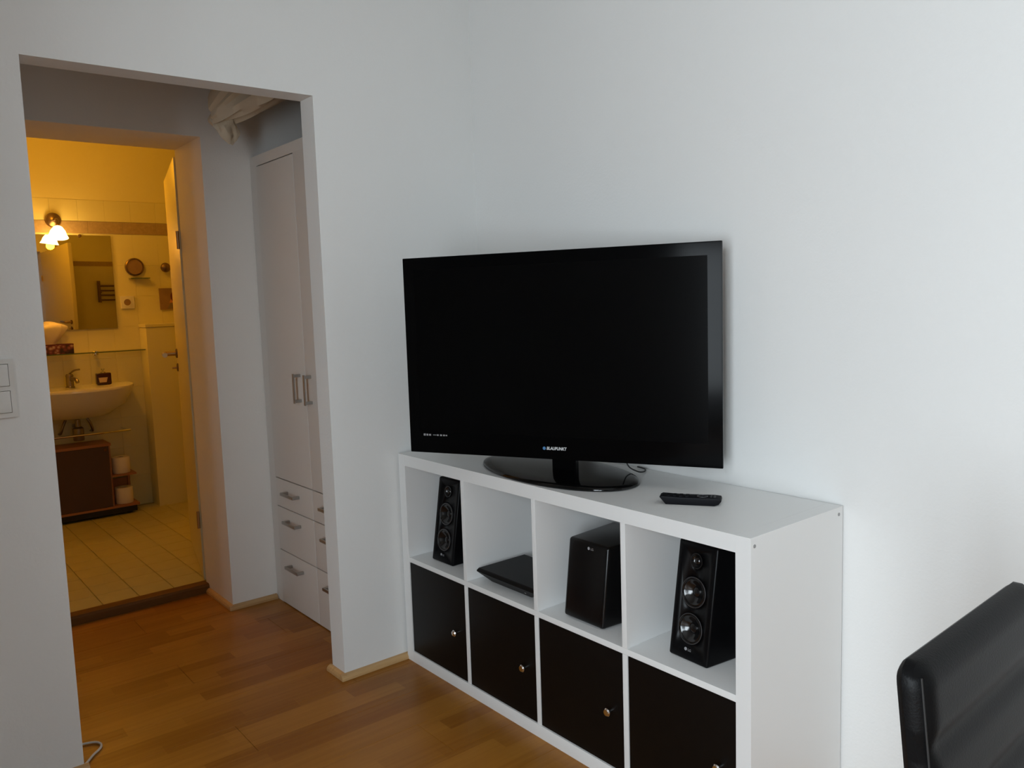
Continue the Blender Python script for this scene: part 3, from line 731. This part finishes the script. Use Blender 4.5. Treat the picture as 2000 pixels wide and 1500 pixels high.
# towel radiator on the near wall behind the door (seen in the mirror)
rd = thing('towel_radiator', 'dark ladder towel radiator seen in the mirror', 'radiator', (RX-.015, .005, 1.25))
tube('post', [(-.04, 0, 0), (-.04, 0, .32)], .022, 'radiator', rd)
tube('post', [(-.04, .36, 0), (-.04, .36, .32)], .022, 'radiator', rd)
for i in range(4): tube('rail', [(-.045, 0, .035+.070*i), (-.06, .18, .035+.070*i), (-.045, .36, .035+.070*i)], .013, 'radiator', rd, smooth_steps=4)
for yy in (.03, .33): tube('wall_bracket', [(-.04, yy, .15), (.002, yy, .15)], .008, 'radiator', rd)
# towel rail and trap under the basin
tr = thing('towel_rail', 'thin chrome towel rail under the front of the washbasin', 'rail', (BX, -.80, .555))
tube('rail_bar', [(.14, -.30, 0), (.14, .255, 0)], .007, 'chrome', tr)
for yy in (-.28, .235): tube('rail_arm', [(.0, yy, 0), (.14, yy, 0)], .006, 'chrome', tr)
tp = thing('drain_trap', 'metal bottle trap with bent pipes under the washbasin', 'pipe', (BX+.0, -.835, .50))
lathe('trap_cup', [(0, 0), (.030, 0), (.032, .01), (.032, .075), (.020, .085), (0, .086)], 'pipe', tp, at=(.10, 0, .02), n=20)
tube('outlet_pipe', [(.10, 0, .085), (.05, .0, .10), (0.002, 0, .10)], .015, 'pipe', tp, smooth_steps=4)
tube('inlet_pipe', [(.10, 0, .09), (.10, 0, .149)], .016, 'pipe', tp)
tube('supply_hose', [(.002, .09, .06), (.06, .09, .07), (.075, .075, .12), (.07, .06, .149)], .008, 'pipe', tp, smooth_steps=5)
tube('supply_hose', [(.002, -.09, .06), (.06, -.09, .07), (.075, -.075, .12), (.07, -.06, .149)], .008, 'pipe', tp, smooth_steps=5)
# rolling cart with toilet paper
ct = thing('bathroom_cart', 'low reddish wooden cart with dark front panel under the washbasin', 'cart', (-3.02, -.88, BZ))
boxes('cart_frame', [(-.11, .085, -.33, -.312, .062, .455), (-.11, .085, .175, .190, .062, .448), (-.11, .092, -.335, .335, .050, .064),
      (-.11, .092, -.335, .195, .446, .462), (-.11, -.10, -.33, .195, .064, .446), (-.11, -.10, .19, .335, .064, .20)], 'cartwood', ct)
box('front_panel', .0855, .092, -.325, .180, .066, .444, 'cartpanel', ct)
box('side_shelf', -.11, .088, .1905, .330, .246, .258, 'cartwood', ct)
box('side_post', -.11, -.09, .318, .332, .0645, .246, 'cartwood', ct)
lathe('knob', [(0, 0), (.006, 0), (.009, .012), (0, .016)], 'darkwood', ct, d=(1, 0, 0), at=(.092, .160, .425), n=14)
for a, b in ((-.07, -.28), (.06, -.28), (-.07, .28), (.06, .28)):
    w_ = lathe('caster', [(0, -.01), (.022, -.01), (.024, 0), (.022, .01), (0, .01)], 'rubber', ct, d=(1, 0, 0), at=(a, b, .0245), n=18)
box('under_cart_shade', -.10, .088, -.33, .32, .014, .0495, 'rubber', ct, bev=.004)  # black block added as the shadow under the cart
def roll(loc, label):
    r_ = thing('toilet_roll', label, 'toilet roll', loc, 0, 'toilet rolls on the cart')
    lathe('paper', [(.021, 0), (.050, 0), (.052, .003), (.052, .097), (.050, .100), (.021, .100), (.020, .097), (.020, .003), (.021, 0)], 'paper', r_, n=32)
    lathe('core', [(.0185, .001), (.0195, .001), (.0195, .099), (.0185, .099), (.0185, .001)], 'label', r_, n=24)
    return r_
roll((-3.02+.025, -.88+.258, BZ+.2585), 'white toilet roll on the upper side shelf of the cart')
roll((-3.02+.025, -.88+.262, BZ+.0645), 'white toilet roll on the lower deck of the cart')
